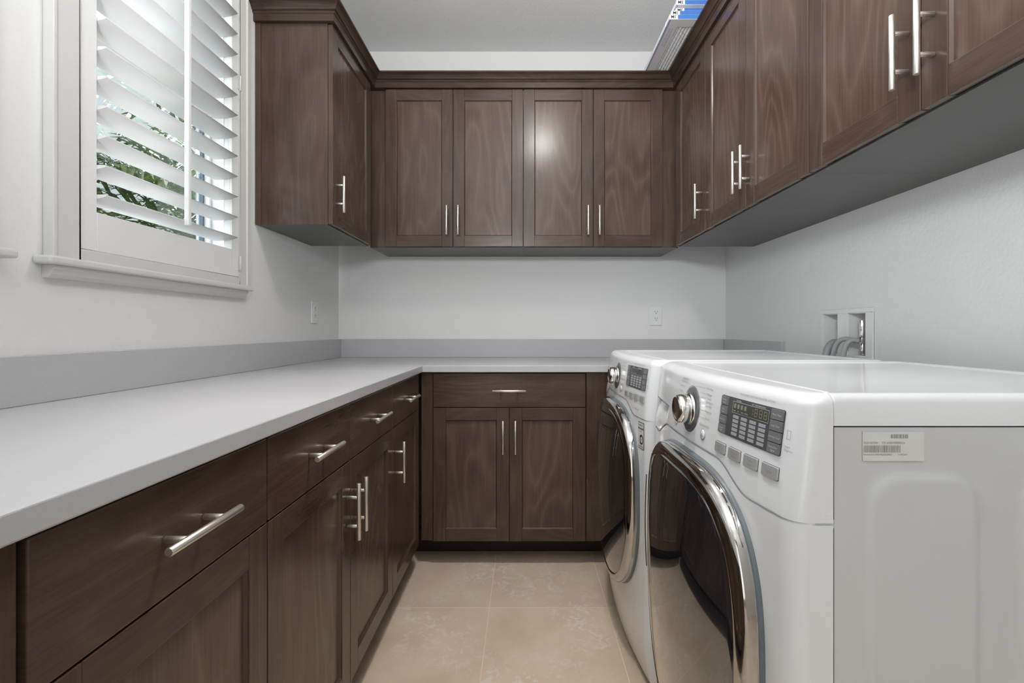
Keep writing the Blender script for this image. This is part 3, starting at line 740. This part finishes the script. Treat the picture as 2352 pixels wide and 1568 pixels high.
    kl = (['Reduce\nStatic', 'Easy\nIron', 'Rack Dry', 'Custom\nPGM'], ['More Time', 'Less Time', 'Wrinkle Care', 'Damp Dry\nSignal']) if kind == 'dryer' else (['Pre\nWash', 'Rinse+\nSpin', 'Fresh\nCare', 'Custom\nPGM'], ['Delay\nWash', 'Extra\nRinse', 'Water\nPlus', 'Child\nLock'])
    for col_, du in ((0, .1622), (1, .3100)):
        for k_ in range(4): write(b, kl[col_][k_], .0044, du, .9588-k_*.0168-(.0072 if '\n' in kl[col_][k_] else .0092), .0032, 'CENTER')
    write(b, 'PROGRESS', .0032, .200, .9552, .0018); write(b, 'EST. TIME REMAINING', .0036, .246, .9552, .0018)
    for k_, s in enumerate(('STEAM', 'DRY', 'COOL', 'WRINKLE')): write(b, s, .0026, .1975+.0118*k_, .9375, .0022, 'CENTER')
    b.build('screen_print', M['lightink'], dp, recalc=False)
    b = MB()
    def seg7(b, du, z, w, h, segs):
        th_ = .0011
        S_ = {'a': (0, w, h-th_, h), 'd': (0, w, 0, th_), 'g': (0, w, h/2-th_/2, h/2+th_/2), 'f': (0, th_, h/2+.0005, h-.0008), 'b': (w-th_, w, h/2+.0005, h-.0008), 'e': (0, th_, .0008, h/2-.0005), 'c': (w-th_, w, .0008, h/2-.0005)}
        for q in segs: a0, a1, c0_, c1_ = S_[q]; b.add([S(du+a0, z+c0_, .0022), S(du+a1, z+c0_, .0022), S(du+a1, z+c1_, .0022), S(du+a0, z+c1_, .0022)], [(0, 1, 2, 3)])
    if kind == 'dryer':
        seg7(b, .2435, .9385, .0075, .0125, 'bc'); seg7(b, .2555, .9385, .0075, .0125, 'abcdefg'); seg7(b, .2680, .9385, .0075, .0125, 'abcdefg'); seg7(b, .2795, .9385, .0075, .0125, 'abcdefg')
        for k_ in range(4): slab(b, .1945+k_*.0105, .2005+k_*.0105, .9430, .9505, .0021, rad=.001)
        b.build('segments', M['seg'], sc_, recalc=False)
    if kind == 'washer':
        b = MB(); slab(b, .2935, .3365, .716, .797, .0008, rad=.001); lb = b.build('sticker', M['black'], t, recalc=True); lb['label'] = 'small black and white warranty sticker'
        b = MB(); slab(b, .2955, .3345, .718, .795, .0011, rad=.0006); b.build('sticker_face', M['stick'], lb, recalc=True)
        b = MB(); write(b, 'INVERTER', .0065, .315, .786, .0016, 'CENTER'); write(b, 'Direct Drive', .0072, .315, .776, .0016, 'CENTER', bold=.0003); write(b, 'Motor', .006, .315, .7675, .0016, 'CENTER')
        write(b, '1', .034, .3005, .732, .0016, bold=.0008); ringm(b, .3195, .745, .0105, .0045, .0016, mi=0, rz=1.2); write(b, 'YEAR', .0045, .3195, .7435, .0016, 'CENTER')
        write(b, 'WARRANTY', .0062, .315, .7215, .0016, 'CENTER')
        b.build('lettering', M['black'], lb, recalc=False)
    else:
        yl = y0-.0003
        b = MB(); b.box((.473, yl, .8955), (.559, yl+.0008, .9365)); lb = b.build('rating_label', M['sidelab'], t); lb['label'] = 'pale rating label with a barcode'
        b = MB(); rnd = random.Random(4)
        def bars(x, x1, z0_, z1_):
            while x < x1:
                w_ = rnd.choice((.0004, .0007, .0011)); b.add([(x, yl-.0003, z0_), (x+w_, yl-.0003, z0_), (x+w_, yl-.0003, z1_), (x, yl-.0003, z1_)], [(0, 1, 2, 3)]); x += w_+rnd.choice((.0004, .0006, .001))
        bars(.4740, .5258, .9075, .9175); bars(.5125, .5355, .9275, .9330)
        f_ = .78
        for s, sz_, x, z in (('DLEX4270W', .0046, .4745, .9195), ('S/N: 604KWSM0R026', .0046, .4995, .9195), ('P/N AAN32118402 MEZ30244402', .0036, .4735, .9035), ('1419RGAN', .0036, .5215, .9035)):
            vs, fs = text_polys(s, sz_); b.add([(x+u*f_, yl-.0003, z+w) for u, w in vs], fs)
        b.build('lettering', M['sideink'], lb, recalc=False)
    return t
machine('clothes_dryer', 'dryer', 'white front-loading clothes dryer nearest the camera, barcode label on its side', .665, 1.370, 0, 'dryer')
machine('washing_machine', 'washing machine', 'white front-loading washing machine behind the dryer, small black sticker by its door', 1.400, 2.105, -.013, 'washer')

# ------------------------------------------------------------------ ceiling lamps: one over the aisle, one added as fill behind the view
for lx, y, lab in ((.12, 1.35, 'round white ceiling lamp over the aisle'), (.05, -.5, 'round white ceiling lamp added behind the camera as fill')):
    t = thing('ceiling_lamp', (lx, y, ZC-.07), lab, 'lamp')
    b = MB(); b.tube([(lx, y, ZC-.0005), (lx, y, ZC-.03)], .17, 48); b.build('lamp_base', M['plast'], t)
    b = MB(); b.grid(lambda i, j: (lx+.16*math.sin(PI/2*(1-j/8))*math.cos(2*PI*i/48), y+.16*math.sin(PI/2*(1-j/8))*math.sin(2*PI*i/48), ZC-.031-.04*math.cos(PI/2*(1-j/8))), 48, 9, closed=True); b.build('lamp_shade', M['lampglass'], t, recalc=False)

# ------------------------------------------------------------------ palm outside the window
tp = thing('palm_tree', (-3.0, 4.4, -.12), 'green palm tree with long narrow leaflets outside the window', 'tree')
b = MB(); b.tube([(-3.0, 4.4, -.12), (-2.97, 4.38, .6), (-2.95, 4.35, 1.15)], .12, 14, rfun=lambda i: (.14, .11, .09)[i]); b.build('trunk', M['bark'], tp)
rnd = random.Random(11)
def frond(a, el, ln, drop):
    b = MB(); o = Vector((-2.95, 4.35, 1.15)); d = Vector((math.sin(a), -math.cos(a), 0)); pts = []
    for i in range(25):
        s_ = i/24*ln; pts.append(o+d*(s_*math.cos(el)*(1-.06*s_))+Vector((0, 0, s_*math.sin(el)-drop*s_*s_)))
    b.tube(pts, .008, 6, rfun=lambda i: .011*(1-i/26)+.002)
    sd = Vector((math.cos(a), math.sin(a), 0)); npair = 46
    for k_ in range(npair):
        f = .12+.86*k_/npair; x = f*24; i0 = min(23, int(x)); p = pts[i0].lerp(pts[i0+1], x-i0); tg = (pts[i0+1]-pts[i0]).normalized()
        for sg in (-1, 1):
            L_ = (.50+.10*rnd.random())*math.sin(PI*min(1, .18+.80*f))**.6
            dr_ = (sd*sg*(.75+.2*rnd.random())+tg*(.55+.3*rnd.random())+Vector((0, 0, rnd.uniform(-.15, .35)))).normalized()
            w_ = tg.cross(dr_).cross(dr_).normalized()*.014; mid = p+dr_*L_*.5+Vector((0, 0, .01)); tip = p+dr_*L_+Vector((0, 0, -.09*rnd.random()-.03))
            nn = w_.cross(dr_).normalized()*.003
            b.add([p-w_*.4, p+w_*.4, mid+w_, mid+nn, mid-w_, tip], [(0, 1, 2, 3), (0, 3, 4), (3, 2, 5), (4, 3, 5)])
    b.build('frond', M['leaf'], tp, recalc=False)
for i in range(60):
    frond(rnd.uniform(-.95, .55), rnd.uniform(-.05, .95), rnd.uniform(1.9, 3.2), rnd.uniform(.05, .14))
